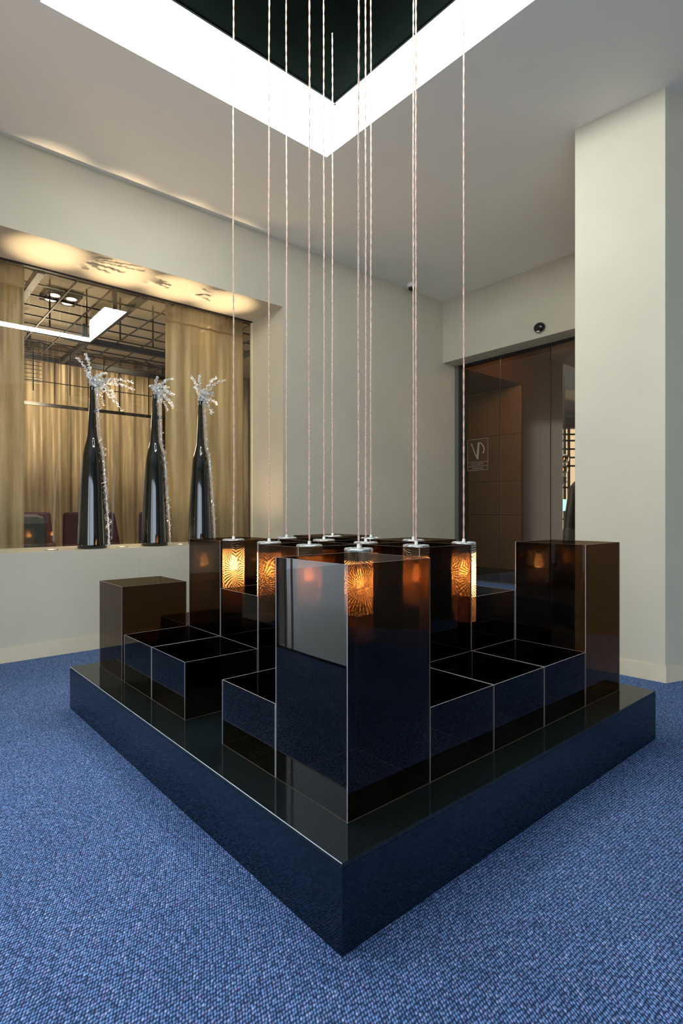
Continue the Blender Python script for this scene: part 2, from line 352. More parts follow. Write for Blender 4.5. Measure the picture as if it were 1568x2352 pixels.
# ------------------------------------------------------------------ pendant lamps
def shade_mat():
    m, nt, out = mat('pressed_glass_shade')
    uv = N(nt, 'ShaderNodeUVMap')
    mp = N(nt, 'ShaderNodeMapping'); mp.inputs['Scale'].default_value = (1, 1, 1); L(nt, uv.outputs[0], mp.inputs[0])
    vo = N(nt, 'ShaderNodeTexVoronoi', voronoi_dimensions='2D', i={'Scale': 7.5, 'Randomness': 0.55}); L(nt, mp.outputs[0], vo.inputs['Vector'])
    sub = N(nt, 'ShaderNodeVectorMath', operation='SUBTRACT'); L(nt, mp.outputs[0], sub.inputs[0]); L(nt, vo.outputs['Position'], sub.inputs[1])
    sp = N(nt, 'ShaderNodeSeparateXYZ'); L(nt, sub.outputs[0], sp.inputs[0])
    at = N(nt, 'ShaderNodeMath', operation='ARCTAN2'); L(nt, sp.outputs[1], at.inputs[0]); L(nt, sp.outputs[0], at.inputs[1])
    nz = N(nt, 'ShaderNodeTexNoise', i={'Scale': 55.0, 'Detail': 2.0}); L(nt, uv.outputs[0], nz.inputs['Vector'])
    nm = N(nt, 'ShaderNodeMath', operation='MULTIPLY', i={1: 3.5}); L(nt, nz.outputs[0], nm.inputs[0])
    am = N(nt, 'ShaderNodeMath', operation='MULTIPLY', i={1: 38.0}); L(nt, at.outputs[0], am.inputs[0])
    ad = N(nt, 'ShaderNodeMath', operation='ADD'); L(nt, am.outputs[0], ad.inputs[0]); L(nt, nm.outputs[0], ad.inputs[1])
    sn = N(nt, 'ShaderNodeMath', operation='SINE'); L(nt, ad.outputs[0], sn.inputs[0])
    mr = N(nt, 'ShaderNodeMapRange', i={1: -0.6, 2: 0.9, 3: 0.0, 4: 1.0}); L(nt, sn.outputs[0], mr.inputs[0])
    col = ramp(nt, mr.outputs[0], [(0.0, (0.10, 0.08, 0.06)), (0.45, (0.36, 0.28, 0.19)), (1.0, (1, 0.96, 0.88))])
    b = N(nt, 'ShaderNodeBump', i={'Strength': 0.9, 'Distance': 0.003}); L(nt, mr.outputs[0], b.inputs['Height'])
    tl = N(nt, 'ShaderNodeBsdfTranslucent'); L(nt, col.outputs[0], tl.inputs[0]); L(nt, b.outputs[0], tl.inputs['Normal'])
    df = N(nt, 'ShaderNodeBsdfDiffuse'); L(nt, col.outputs[0], df.inputs[0]); L(nt, b.outputs[0], df.inputs['Normal'])
    tp = N(nt, 'ShaderNodeBsdfTransparent'); L(nt, col.outputs[0], tp.inputs[0])
    gl = N(nt, 'ShaderNodeBsdfGlossy', i={'Roughness': 0.15}); L(nt, b.outputs[0], gl.inputs['Normal'])
    m1 = N(nt, 'ShaderNodeMixShader', i={0: 0.25}); L(nt, tl.outputs[0], m1.inputs[1]); L(nt, df.outputs[0], m1.inputs[2])
    m2 = N(nt, 'ShaderNodeMixShader', i={0: 0.24}); L(nt, m1.outputs[0], m2.inputs[1]); L(nt, tp.outputs[0], m2.inputs[2])
    m3 = N(nt, 'ShaderNodeMixShader', i={0: 0.26}); L(nt, m2.outputs[0], m3.inputs[1]); L(nt, gl.outputs[0], m3.inputs[2])
    L(nt, m3.outputs[0], out.inputs[0]); return m
SHADE = shade_mat()
CAPM = principled('silvered_cap_glass', (0.46, 0.46, 0.45), 0.2, 0.6, var=0.7, scale=70, bump=0.6, bscale=60, dist=0.004)
CORDM = principled('copper_pink_fabric_cord', (0.64, 0.43, 0.335), 0.6, var=0.35, scale=140, spec=0.4)
SOCKET = principled('frosted_socket', (0.75, 0.73, 0.70), 0.4, var=0.1)
BULB = emit('glowing_bulb', (1.0, 0.58, 0.22), 220.0)
LR, LTOP, LBOT = 0.054, 0.864, 0.512
def shade_mesh():
    seg = 48; zs = [LBOT - LTOP + 0.0, (LBOT - LTOP) * 0.5, -0.004]
    m = MB(); n = len(zs)
    for z in zs:
        for k in range(seg + 1):
            a = 2 * math.pi * k / seg + 0.9; m.v.append((LR * math.cos(a), LR * math.sin(a), z))
    for i in range(n - 1):
        for k in range(seg): m.f.append((i * (seg + 1) + k, i * (seg + 1) + k + 1, (i + 1) * (seg + 1) + k + 1, (i + 1) * (seg + 1) + k)); m.m.append(0)
    me = m.mesh('lamp_shade', SHADE, True); uvl = me.uv_layers.new(name='UVMap')
    for p in me.polygons:
        for li, vi in zip(p.loop_indices, p.vertices):
            k = vi % (seg + 1); uvl.data[li].uv = (2 * math.pi * LR * k / seg + 0.35, me.vertices[vi].co.z + 1.0)
    return me
SHM = shade_mesh()
m = MB(); m.lathe([(0.010, 0.0005), (LR * 0.97, 0.0), (LR * 1.02, -0.003), (LR * 1.02, -0.010), (LR * 0.95, -0.012), (0.01, -0.012)], 40)
for k in range(14):
    a = k * 0.449 + 0.2 * random.random(); r0 = random.uniform(0.012, 0.03); m.tube([(r0 * math.cos(a), r0 * math.sin(a), 0.001), (LR * 0.96 * math.cos(a + .2), LR * .96 * math.sin(a + .2), 0.001)], 0.0016, 4)
CAPMESH = m.mesh('cap', CAPM, True)
m = MB(); m.lathe([(0.004, 0.016), (0.007, 0.012), (0.007, 0.002), (0.011, 0.0), (0.011, -0.004)], 12); GLAND = m.mesh('cord_gland', SOCKET, True)
m = MB(); m.lathe([(0.012, -0.012), (0.016, -0.02), (0.016, -0.075), (0.011, -0.08)], 16); SOCKM = m.mesh('bulb_holder', SOCKET, True)
m = MB(); m.lathe([(0.008, -0.08), (0.010, -0.09), (0.019, -0.112), (0.021, -0.125), (0.016, -0.142), (0.005, -0.15)], 16); BULBM = m.mesh('bulb', BULB, True)
m = MB(); m.lathe([(0.017, -0.046), (LR - 0.0025, -0.046), (LR - 0.0025, -0.049), (0.017, -0.049)], 32, closed_ends=False); BLOCKM = m.mesh('added_light_block', SOCKET, True)  # disc added inside the shade to keep bulb light off its top
def cord_mesh(seed):
    rnd = random.Random(seed); top = 3.759 - LTOP; pts = []; n = 46; p1, p2 = rnd.random() * 6, rnd.random() * 6
    m = MB(); 
    for st in range(2):
        pts = []
        for k in range(n * 5 + 1):
            z = 0.014 + (top - 0.014) * k / (n * 5); a = z * 2 * math.pi / 0.11 + st * math.pi
            w = 0.0026 * math.sin(z * 2.3 + p1) + 0.0012 * math.sin(z * 9 + p2); e = 1 if z > 0.05 else 0.3
            pts.append((w * e + 0.0017 * math.cos(a), w * 0.6 * e + 0.0017 * math.sin(a), z))
        m.tube(pts, 0.0023, 5)
    return m.mesh('cord', CORDM, True)
lampl = {(1, 1): 'straight behind the near-corner box', (2, 1): 'right of centre, behind the low right-edge boxes', (3, 1): 'rightmost of all',
         (1, 2): 'left of centre, behind the near-corner box', (2, 2): 'mid-group, behind the frontmost lamp', (3, 2): 'on the right, second row back',
         (1, 3): 'second from the left, its bright side uncovered', (2, 3): 'on the left of centre, third row back', (3, 3): 'on the right of centre, third row back',
         (1, 4): 'leftmost of all, the brightest amber', (2, 4): 'third cord from the left', (3, 4): 'farthest away, in the farthest tall box'}
for (i, j), w in lampl.items():
    c = UV(0.115 + CU * (i + .5), (VB[j] + VB[j + 1]) / 2, LTOP)
    t = thing('pendant_lamp', 'pressed-glass pendant lamp on a pink cord, ' + w, 'lamp', c, TH_P, 'pendant lamps hanging into the acrylic boxes')
    sh = part('lamp_shade', SHM, t, rot=(0, 0, random.random() * 6)); part('cap', CAPMESH, t, rot=(0, 0, random.random() * 6)); g = part('cord_gland', GLAND, t)
    part('cord', cord_mesh(i * 10 + j), t); hld = part('bulb_holder', SOCKM, t); part('bulb', BULBM, hld); part('added_light_block', BLOCKM, t)
    lo = lamp('bulb_light', 'POINT', (0, 0, -0.135), 26.0, (1.0, 0.51, 0.18), shadow_soft_size=0.022); lo.parent = hld

# ------------------------------------------------------------------ niche: window, sill lights
w1 = holder('window_1', Q0, TH_W)
PANE_T = 0.535
S_J = [NS0, 0.50, NS1 - 0.012]
for a, b in zip(S_J[:-1], S_J[1:]):
    m = MB(); m.box((a + 0.002, PANE_T, NZ0 + 0.004), (b - 0.002, PANE_T + 0.01, NZ1 - 0.012)); m.build('pane', CLEAR, w1)
m = MB(); m.box((NS0, PANE_T - 0.005, NZ1 - 0.014), (NS1, PANE_T + 0.02, NZ1)); m.build('window_frame', BLACKMET, w1)
m = MB(); m.box((NS1 - 0.014, PANE_T - 0.005, NZ0), (NS1, PANE_T + 0.02, NZ1 - 0.014)); o = m.build('window_frame', principled('cream_frame', (0.75, 0.66, 0.45), 0.4, var=0.1), w1); o['label'] = 'thin cream edge strip of the glass'
FIT = principled('steel_uplight_ring', (0.6, 0.58, 0.55), 0.3, 0.8)
LENS = emit('uplight_lens', (1.0, 0.75, 0.45), 14.0)
uls = [(0.345, 0.16, 'left of the first vase'), (0.85, 0.17, 'between the first and second vase'), (1.335, 0.18, 'between the second and third vase'), (1.79, 0.19, 'right of the third vase')]
for s, t, w in uls:
    ul = thing('sill_uplight', 'small round uplight sunk in the niche sill, ' + w, 'light', W1(s, t, NZ0 + 0.0005), TH_W, 'uplights in the niche sill')
    m = MB(); m.lathe([(0.030, 0.0), (0.046, 0.0), (0.046, 0.004), (0.034, 0.005), (0.030, 0.002)], 24, closed_ends=False); m.build('ring', FIT, ul, True)
    m = MB(); m.lathe([(0.004, 0.0022), (0.031, 0.002)], 20); m.build('lens', LENS, ul)
    lo = lamp('uplight_beam', 'SPOT', (0, 0, 0.012), 430, (1.0, 0.74, 0.46), (R(178.3), R(0), 0), spot_size=R(18), spot_blend=1.0, shadow_soft_size=0.012); lo.parent = ul
    lo2 = lamp('uplight_spill', 'SPOT', (0, 0, 0.014), 15, (1.0, 0.70, 0.40), (R(180), R(0), 0), spot_size=R(150), spot_blend=1.0, shadow_soft_size=0.012); lo2.parent = ul
# thin access cover on the wall below the sill
m = MB(); m.box((0.92, -0.003, 0.44), (1.22, 0.0, 0.66), fW1); tag(m.build('access_cover', WALL), 'small flush square cover painted like the cream wall, behind the left end box', 'cover')

# ------------------------------------------------------------------ vases with silver branches and wire garlands
VASE = principled('black_gloss_ceramic', (0.006, 0.007, 0.006), 0.07, var=0.2, scale=3, spec=0.6, coat=0.4)
SILV = principled('silver_metallic_leaf', (0.85, 0.85, 0.82), 0.3, 0.45, var=0.3, scale=90)
WIRE = principled('silver_wire', (0.82, 0.83, 0.84), 0.3, 0.6, var=0.3, scale=60)
VPROF = [(0.100, 0.0), (0.104, 0.006), (0.104, 0.03), (0.101, 0.12), (0.095, 0.26), (0.088, 0.40), (0.080, 0.53), (0.0725, 0.63), (0.064, 0.715), (0.055, 0.765), (0.043, 0.81), (0.034, 0.85), (0.0295, 0.92), (0.026, 1.00), (0.022, 1.09), (0.0185, 1.17), (0.0175, 1.205), (0.0195, 1.215), (0.0195, 1.225), (0.015, 1.225), (0.014, 1.20)]
def vrad(z, k=1.0):
    z = z / k
    for (r0, z0), (r1, z1) in zip(VPROF, VPROF[1:]):
        if z0 <= z <= z1 and z1 > z0: return r0 + (r1 - r0) * (z - z0) / (z1 - z0)
    return 0.02
tips = [[(-37, -62), (-12, -76), (40, -36), (100, -2), (92, -16), (76, 50), (38, 38), (64, 10), (22, -28), (-6, -34), (50, -10), (52, 28)],
        [(58, -50), (8, -45), (60, -8), (54, 28), (36, 38), (64, 18), (26, -30), (-8, -20), (46, -26), (20, 12), (38, 2), (30, 20)],
        [(-18, -66), (6, -72), (-24, -30), (56, -72), (64, -60), (48, -22), (70, -2), (46, 26), (34, 34), (26, 14), (-8, -12), (14, -30)]]
VS = [(0.629, 0.170, 1.0, 'leftmost'), (1.11, 0.170, 1.0, 'middle'), (1.511, 0.170, 1.0, 'rightmost')]
def leaf(mb, p, n, d, ln, wd):
    s = n.cross(d); 
    if s.length < 1e-5: s = d.orthogonal()
    s = s.normalized() * wd; d = d.normalized() * ln; n = n.normalized() * wd * 0.35
    mb.add([p, p + d * .35 + s + n, p + d * .8 + s * .8 + n, p + d, p + d * .8 - s * .8 + n, p + d * .35 - s + n, p + d * .5], [(0, 1, 6), (1, 2, 6), (2, 3, 6), (3, 4, 6), (4, 5, 6), (5, 0, 6)])
for q, (s, t, k, w) in enumerate(VS):
    base = W1(s, t, NZ0 + 0.0005)
    m = MB(); m.lathe([(r, z * k) for r, z in VPROF], 48)
    o = m.build('bottle_vase', VASE, None, True, loc=base, rz=TH_W)
    tag(o, 'tall glossy black bottle-shaped vase on the niche sill, %s of the three' % w, 'vase', 'black vases in the niche')
    rnd = random.Random(40 + q); topz = 1.225 * k
    ar = thing('silver_branches', 'spray of silver-leaved branches in the mouth of the %s black vase' % w, 'branches', base + Vector((0, 0, topz)), TH_W, 'silver branch sprays in the vases')
    fill = [(rnd.uniform(4, 34), rnd.uniform(-26, 26)) for _ in range(9)]
    for bi, (dx, dy) in enumerate(tips[q] + fill):
        sx = dx / 320 * 0.97; sz = -dy / 305; ty = rnd.uniform(-0.10, 0.10)
        p0 = Vector((0, 0, -0.05)); p1 = Vector((sx * 0.12, ty * 0.15, 0.045 + max(0, sz) * 0.2)); p3 = Vector((sx, ty, sz)); p2 = p1.lerp(p3, 0.5) + Vector((0, 0, 0.035))
        pts = []
        for e in range(13):
            f = e / 12; g = 1 - f; pts.append(p0 * g ** 3 + p1 * 3 * g * g * f + p2 * 3 * g * f * f + p3 * f ** 3)
        m = MB(); m.tube(pts, [0.0022 - 0.0014 * e / 12 for e in range(13)], 4); br = m.build('branch', WIRE, ar)
        ml = MB(); ln = (p3 - p0).length; cnt = int(14 + ln * 125)
        for e in range(cnt):
            f = 0.16 + 0.84 * e / cnt; x = f * 12; i0 = min(int(x), 11); p = pts[i0].lerp(pts[i0 + 1], x - i0); tg = (pts[i0 + 1] - pts[i0]).normalized()
            for sd in range(2):
                rd = Vector((rnd.gauss(0, 1), rnd.gauss(0, 1), rnd.gauss(0, 1))); d = (rd - tg * rd.dot(tg)).normalized() + tg * rnd.uniform(0.1, 0.6)
                leaf(ml, p, Vector((rnd.gauss(0, 1), rnd.gauss(0, 1), rnd.gauss(0, 1))).normalized(), d, rnd.uniform(0.010, 0.021) * (1.2 - 0.4 * f), rnd.uniform(0.004, 0.0078))
        lv = ml.build('leaves', SILV, br); lv['kind'] = 'stuff'
    ga = thing('wire_garland', 'twisted silver wire garland hanging down the right side of the %s black vase' % w, 'garland', base, TH_W, 'silver wire garlands on the vases')
    for stn in range(14):
        pts = []; ph = rnd.random() * 6.28; loose = stn >= 10; zend = 0.012 if q == 0 or stn % 3 == 0 else rnd.uniform(0.05, 0.35)
        n = 90; ps = rnd.uniform(0.005, 0.014) * (1.5 if loose else 1); prd = rnd.uniform(0.045, 0.09)
        for e in range(n + 1):
            f = e / n; z = topz + 0.01 - (topz + 0.01 - zend) * f
            ang = R(-38) + 0.10 * math.sin(z * 7 + ph * .3); rr = vrad(min(z, topz - 0.02), k) + 0.013
            a2 = z * 6.28 / prd + ph; wv = ps * (1 + (1.2 * math.sin(z * 23 + ph) if loose else 0))
            fl = max(0, 0.10 - z) * (rnd.uniform(0.2, 0.5) if False else 0.35 * math.sin(ph * 5)) 
            rr2 = rr + wv * math.cos(a2) * 0.6 + 0.004
            tn = wv * math.sin(a2) + fl
            pts.append((rr2 * math.cos(ang) - tn * math.sin(ang), rr2 * math.sin(ang) + tn * math.cos(ang), z))
        m = MB(); m.tube(pts, 0.0018 if not loose else 0.0010, 3); m.build('strand', WIRE, ga)

# ------------------------------------------------------------------ door side: glass doors, step, vestibule
fG = lambda s, t, z: W2(s, t, z)
STZ = 0.19
m = MB(); m.box((-0.02, -0.72, 0.0), (2.3, 5.2, STZ), fG); struct(m.build('floor_step', CARPET))
# left wall of the vestibule with an opening, polished stone beyond
m = MB(); WTAN = principled('vestibule_tan_stone', (0.52, 0.38, 0.24), 0.4, var=0.08, scale=3, spec=0.4)
VBROWN = principled('vestibule_polished_brown', (0.11, 0.065, 0.04), 0.12, var=0.12, scale=2, spec=0.12)
m = MB(); m.box((4.86, 0, HZ), (6.26, 0.9, 3.9), fW1); m.box((6.26, 0, 0), (7.36, 0.9, 3.9), fW1); struct(m.build('wall_vestibule', VBROWN))
m = MB(); m.box((4.80, 0.002, 0), (4.90, 1.2, 3.4), fW1); m.box((4.9, 0.9, 0), (6.26, 1.2, 3.4), fW1); struct(m.build('wall_recess', BLACKMET))
cl = holder('wall_cladding')
for z0, z1 in ((STZ, 0.96), (0.964, 1.44), (1.444, 2.1), (2.104, HZ)):
    m = MB(); m.box((6.235, 0.02, z0), (6.258, 0.9, z1 - 0.004), fW1); m.build('stone_panel', WTAN, cl)
m = MB(); m.box((4.55, -3.2, 3.25), (12.5, 0.0, 3.35), fW1); struct(m.build('ceiling_vestibule', principled('vestibule_ceiling_brown', (0.16, 0.10, 0.06), 0.7, var=0.1)))
m = MB(); m.box((1.9, 0.25, 0), (2.05, 5.0, 3.5), fG); struct(m.build('wall_vestibule_right', BLACKMET))
dr = holder('door_1', G0, TH_D)
def dbox(m, a, b): m.box(a, b)
m = MB(); m.box((-0.0, -0.02, STZ), (0.055, 0.05, HZ)); m.build('door_post', GREYMET, dr)
m = MB(); m.box((0.055, -0.005, STZ), (0.10, 0.05, HZ - 0.03)); m.build('door_seal', BLACKMET, dr)
m = MB(); m.box((0.055, -0.0, HZ - 0.03), (2.35, 0.06, HZ)); m.build('top_rail', BLACKMET, dr)
m = MB(); m.box((0.10, -0.005, STZ), (2.3, 0.04, STZ + 0.012)); m.build('threshold', GREYMET, dr)
ETCH = principled('etched_white_print', (0.30, 0.27, 0.22), 0.6)
FT = 0.0035
def logo(par, x, y, z, mirror=True):
    k = 0.285; H = 0.365; m = MB(); sg = -1 if mirror else 1
    def bar(a, b, wd):
        a = Vector((a[0], a[1])); b = Vector((b[0], b[1])); d = (b - a).normalized(); n = Vector((-d.y, d.x)) * wd / 2
        q = [a + n, a - n, b - n, b + n]; m.add([(p.x, -0.0008, p.y) for p in q] + [(p.x, 0.0008, p.y) for p in q], [(0, 1, 2, 3), (7, 6, 5, 4), (0, 4, 5, 1), (1, 5, 6, 2), (2, 6, 7, 3), (3, 7, 4, 0)])
    for z0 in (0, 0.048, 0.098, H): bar((0, z0), (k, z0), FT)
    for x0 in (0, k): bar((x0, 0), (x0, H), FT)
    # the emblem: a thin right arm, a thick left stroke with a hooked top (drawn reversed, as read from outside)
    pts = [(0.050, 0.318), (0.062, 0.305), (0.085, 0.245), (0.112, 0.185), (0.140, 0.140)]
    for a, b, wd in zip(pts, pts[1:], (0.012, 0.010, 0.010, 0.012)): bar(a, b, wd)
    bar((0.140, 0.132), (0.158, 0.318), 0.026)
    hk = [(0.146, 0.320), (0.175, 0.318), (0.205, 0.300), (0.228, 0.270), (0.236, 0.238), (0.228, 0.208), (0.216, 0.192)]
    for a, b, wd in zip(hk, hk[1:], (0.010, 0.011, 0.013, 0.015, 0.017, 0.014)): bar(a, b, wd)
    o = m.build('logo', ETCH, par, loc=(x, y, z))
    for txt, zz, sz in (('VINCCI', 0.060, 0.040), ('HOTELES', 0.012, 0.034)):
        cu = bpy.data.curves.new('lettering', 'FONT'); cu.body = txt; cu.size = sz; cu.align_x = 'CENTER'; cu.extrude = 0.0006; cu.space_character = 1.32 if txt == 'VINCCI' else 1.12
        ot = bpy.data.objects.new('tmp', cu); COL.objects.link(ot); bpy.context.view_layer.update()
        me = bpy.data.meshes.new_from_object(ot); bpy.data.objects.remove(ot); me.name = 'lettering'; me.materials.clear(); me.materials.append(ETCH)
        ol = bpy.data.objects.new('lettering', me); COL.objects.link(ol); ol.parent = par
        ol.rotation_euler = (R(90), 0, 0); ol.scale = (-1, 1, 1); ol.location = (x + k / 2, y, z + zz)
PX = [0.10, 0.622, 1.232, 1.85]
for k, (a, b) in enumerate(zip(PX, PX[1:])):
    off = 0.012 * (k % 2)
    m = MB(); m.box((a + 0.002, 0.010 + off, STZ + 0.012), (b - 0.002, 0.020 + off, HZ - 0.03)); p = m.build('door_panel', BRONZE, dr)
    m = MB(); m.box((b - 0.006, 0.009 + off, STZ + 0.012), (b - 0.002, 0.021 + off, HZ - 0.03)); m.build('panel_edge', BLACKMET, p)
    if k == 0: logo(p, 0.174, 0.007, 1.49)
    if k == 2: logo(p, 1.52, 0.007, 1.49)
# daylit window far beyond the door, hanging glass balls and a dark standing column
w4 = holder('window_4'); FD = 9.2
WX0, WX1 = 3.3, 5.2
m = MB(); m.box((1.5, 10.6, 0), (3.3, 10.75, 3.9)); m.box((3.3, 10.6, 2.6), (6.0, 10.75, 3.9)); m.box((3.3, 10.6, 0), (6.0, 10.75, 0.2)); m.box((4.9, 10.6, 0), (6.0, 10.75, 3.9)); struct(m.build('wall_far', BLACKMET))
m = MB()
for x in (3.62, 3.86, 4.04, 4.22, 4.30, 4.58): m.box((x, 10.55, 0.2), (x + 0.035, 10.6, 2.6))
m.build('mullion', BLACKMET, w4)
m = MB()
for z in (0.45, 0.85, 1.12, 1.45, 1.86, 2.02, 2.18, 2.34, 2.46): m.box((3.3, 10.55, z), (4.9, 10.6, z + 0.03))
m.build('muntin', BLACKMET, w4)
m = MB(); m.box((3.3, 10.62, 0.2), (4.9, 10.63, 2.6)); m.build('pane', BRONZE, w4)
GB = glassy('clear_ball_glass', (0.55, 0.52, 0.5), 1.5, boost=3.0)
bx, by = 3.60, 9.0
gl = thing('glass_ball_lamp', 'string of three clear glass balls hanging beyond the glass door', 'lamp', (bx, by, 1.55))
for k in range(3):
    bm = bmesh.new(); bmesh.ops.create_uvsphere(bm, u_segments=20, v_segments=12, radius=0.078); me = bpy.data.meshes.new('glass_ball'); bm.to_mesh(me); bm.free(); me.materials.append(GB)
    for p in me.polygons: p.use_smooth = True
    o = part('glass_ball', me, gl, (-0.015 * k, 0, 0.31 - 0.172 * k)); 
    m = MB(); m.lathe([(0.004, -0.02), (0.008, 0), (0.004, 0.02)], 8); part('filament', m.mesh('filament', emit('filament_glow', (1, .6, .3), 6)), o)
m = MB(); m.tube([(0, 0, 0.39), (0, 0, 1.65)], 0.006, 6); m.build('cord', BLACKMET, gl)
m = MB(); m.lathe([(0.26, STZ), (0.25, 0.5), (0.19, 1.0), (0.13, 1.40), (0.05, 1.50)], 20); tag(m.build('dark_column', BLACKMET, None, True, loc=(bx + 0.26, by + 0.1, 0)), 'dark tapering column seen through the right edge of the glass door', 'column')
m = MB(); m.box((3.95, 10.52, 1.02), (4.25, 10.551, 1.24)); tag(m.build('lit_screen', emit('screen_glow', (0.35, 0.8, 1.0), 4)), 'small bright cyan screen seen through the glass door', 'screen')
lamp('vestibule_lamp', 'POINT', W1(5.6, -0.9, 3.0), 26, (1.0, 0.62, 0.34), shadow_soft_size=0.12)
# security camera and motion sensor
WHITE = principled('white_plastic', (0.8, 0.8, 0.75), 0.35, var=0.03); BLKPL = principled('black_gloss_plastic', (0.008, 0.008, 0.012), 0.12, var=0.2)
sp = W1(3.86, -0.12, CEIL)
dc = thing('dome_camera', 'small white dome security camera with a dark lens under the ceiling corner', 'camera', sp, 0)
m = MB(); m.lathe([(0.050, 0.0), (0.050, -0.02), (0.046, -0.042)], 24); m.build('housing', WHITE, dc, True)
m = MB(); m.lathe([(0.037, -0.042), (0.034, -0.056), (0.025, -0.070), (0.010, -0.078), (0.001, -0.079)], 24); m.build('dome', BLKPL, dc, True)
m = MB(); m.box((-0.03, 0.0, -0.012), (0.03, 0.06, 0.0)); m.build('bracket', WHITE, dc)
ss = fH(1.27, -0.03, 2.865)
se = thing('motion_sensor', 'black egg-shaped motion sensor on the cream wall above the glass door', 'sensor', ss, TH_D)
bm = bmesh.new(); bmesh.ops.create_uvsphere(bm, u_segments=24, v_segments=14, radius=0.056); bmesh.ops.scale(bm, vec=(1.08, 0.62, 0.86), verts=bm.verts)
me = bpy.data.meshes.new('body'); bm.to_mesh(me); bm.free(); me.materials.append(BLKPL)
for p in me.polygons: p.use_smooth = True
part('body', me, se)
m = MB(); m.box((-0.012, -0.03, -0.05), (0.012, -0.01, -0.042)); m.build('lens', WHITE, se)


# ------------------------------------------------------------------ the lounge behind the niche glass
LC = 3.42
LDARK = principled('lounge_floor_wood', (0.10, 0.055, 0.03), 0.4, var=0.2, scale=4)
LCEIL = principled('lounge_ceiling_paint', (0.56, 0.50, 0.40), 0.8, var=0.03, scale=2)
m = MB(); m.box((-1.4, ND, 0.0), (4.7, 5.0, 0.01), fW1); struct(m.build('floor_lounge', LDARK))
m = MB(); m.box((-1.4, ND, LC), (4.79, 5.0, LC + 0.1), fW1); struct(m.build('ceiling_lounge', LCEIL))
m = MB(); m.box((-1.4, 4.9, 0), (4.79, 5.0, LC), fW1); m.box((4.7, ND, 0), (4.79, 4.9, LC), fW1); m.box((-1.5, ND, 0), (-1.4, 5.0, LC), fW1); struct(m.build('wall_lounge', principled('lounge_wall', (0.45, 0.36, 0.22), 0.8, var=0.05)))
def sheer(name, tra, col=(0.52, 0.43, 0.28)):
    m, nt, out = mat(name)
    tc = N(nt, 'ShaderNodeTexCoord'); mp = N(nt, 'ShaderNodeMapping'); mp.inputs['Scale'].default_value = (6.0, 6.0, 0.5); L(nt, tc.outputs['Object'], mp.inputs[0])
    n = N(nt, 'ShaderNodeTexNoise', i={'Scale': 2.5, 'Detail': 6.0, 'Roughness': 0.65}); L(nt, mp.outputs[0], n.inputs['Vector'])
    r = ramp(nt, n.outputs[0], [(0.32, tuple(c * 0.72 for c in col)), (0.68, tuple(c * 1.28 for c in col))])
    d = N(nt, 'ShaderNodeBsdfDiffuse'); L(nt, r.outputs[0], d.inputs[0]); tl = N(nt, 'ShaderNodeBsdfTranslucent'); L(nt, r.outputs[0], tl.inputs[0])
    g = N(nt, 'ShaderNodeBsdfGlossy', i={'Roughness': 0.4}); L(nt, r.outputs[0], g.inputs[0])
    a = N(nt, 'ShaderNodeMixShader', i={0: 0.35}); L(nt, d.outputs[0], a.inputs[1]); L(nt, tl.outputs[0], a.inputs[2])
    b = N(nt, 'ShaderNodeMixShader', i={0: 0.18}); L(nt, a.outputs[0], b.inputs[1]); L(nt, g.outputs[0], b.inputs[2])
    t = N(nt, 'ShaderNodeBsdfTransparent'); c = N(nt, 'ShaderNodeMixShader', i={0: tra}); L(nt, b.outputs[0], c.inputs[1]); L(nt, t.outputs[0], c.inputs[2])
    L(nt, c.outputs[0], out.inputs[0]); return m
SHEER = sheer('gold_sheer_fabric', 0.34, (0.50, 0.385, 0.235)); DRAPE = sheer('gold_drape_fabric', 0.0, (0.50, 0.40, 0.27))
def curtain(mb, s0, s1, t, z0, z1, amp, per, seed, n=None, rows=14):
    rnd = random.Random(seed); n = n or int((s1 - s0) / per * 10); base = len(mb.v); ph = [rnd.random() * 6.28 for _ in range(6)]
    for i in range(rows + 1):
        z = z0 + (z1 - z0) * i / rows
        for k in range(n + 1):
            s = s0 + (s1 - s0) * k / n; x = s / per * 6.28
            d = amp * (math.sin(x + 0.7 * math.sin(s * 3 + ph[0])) + 0.45 * math.sin(2.3 * x + ph[1] + z * 0.8) + 0.3 * math.sin(0.37 * x + ph[2] + z))
            mb.v.append(tuple(W1(s, t + d, z)))
    for i in range(rows):
        for k in range(n): a = base + i * (n + 1) + k; mb.f.append((a, a + 1, a + n + 2, a + n + 1)); mb.m.append(0)
for s0, s1, w, gap in ((-1.2, 0.272, 'at the left edge behind the niche glass', 0), (1.425, 2.24, 'at the right end behind the niche glass', 0)):
    m = MB(); curtain(m, s0, s1, 0.70, 0.05, 2.93, 0.010, 0.16, int(s0 * 10) + 50)
    o = m.build('sheer_curtain', SHEER, None, True); tag(o, 'translucent gold sheer curtain ' + w, 'curtain', 'gold sheers behind the niche glass')
    sm = o.modifiers.new('thick', 'SOLIDIFY'); sm.thickness = 0.0015
    m = MB(); curtain(m, s0, s1, 0.683, 2.76, 2.775, 0.008, 0.16, int(s0 * 10) + 50, rows=1); hb = m.build('hem', principled('hem_gold', (0.35, 0.26, 0.13), 0.7, var=.1), o, True); sm = hb.modifiers.new('thick', 'SOLIDIFY'); sm.thickness = 0.004
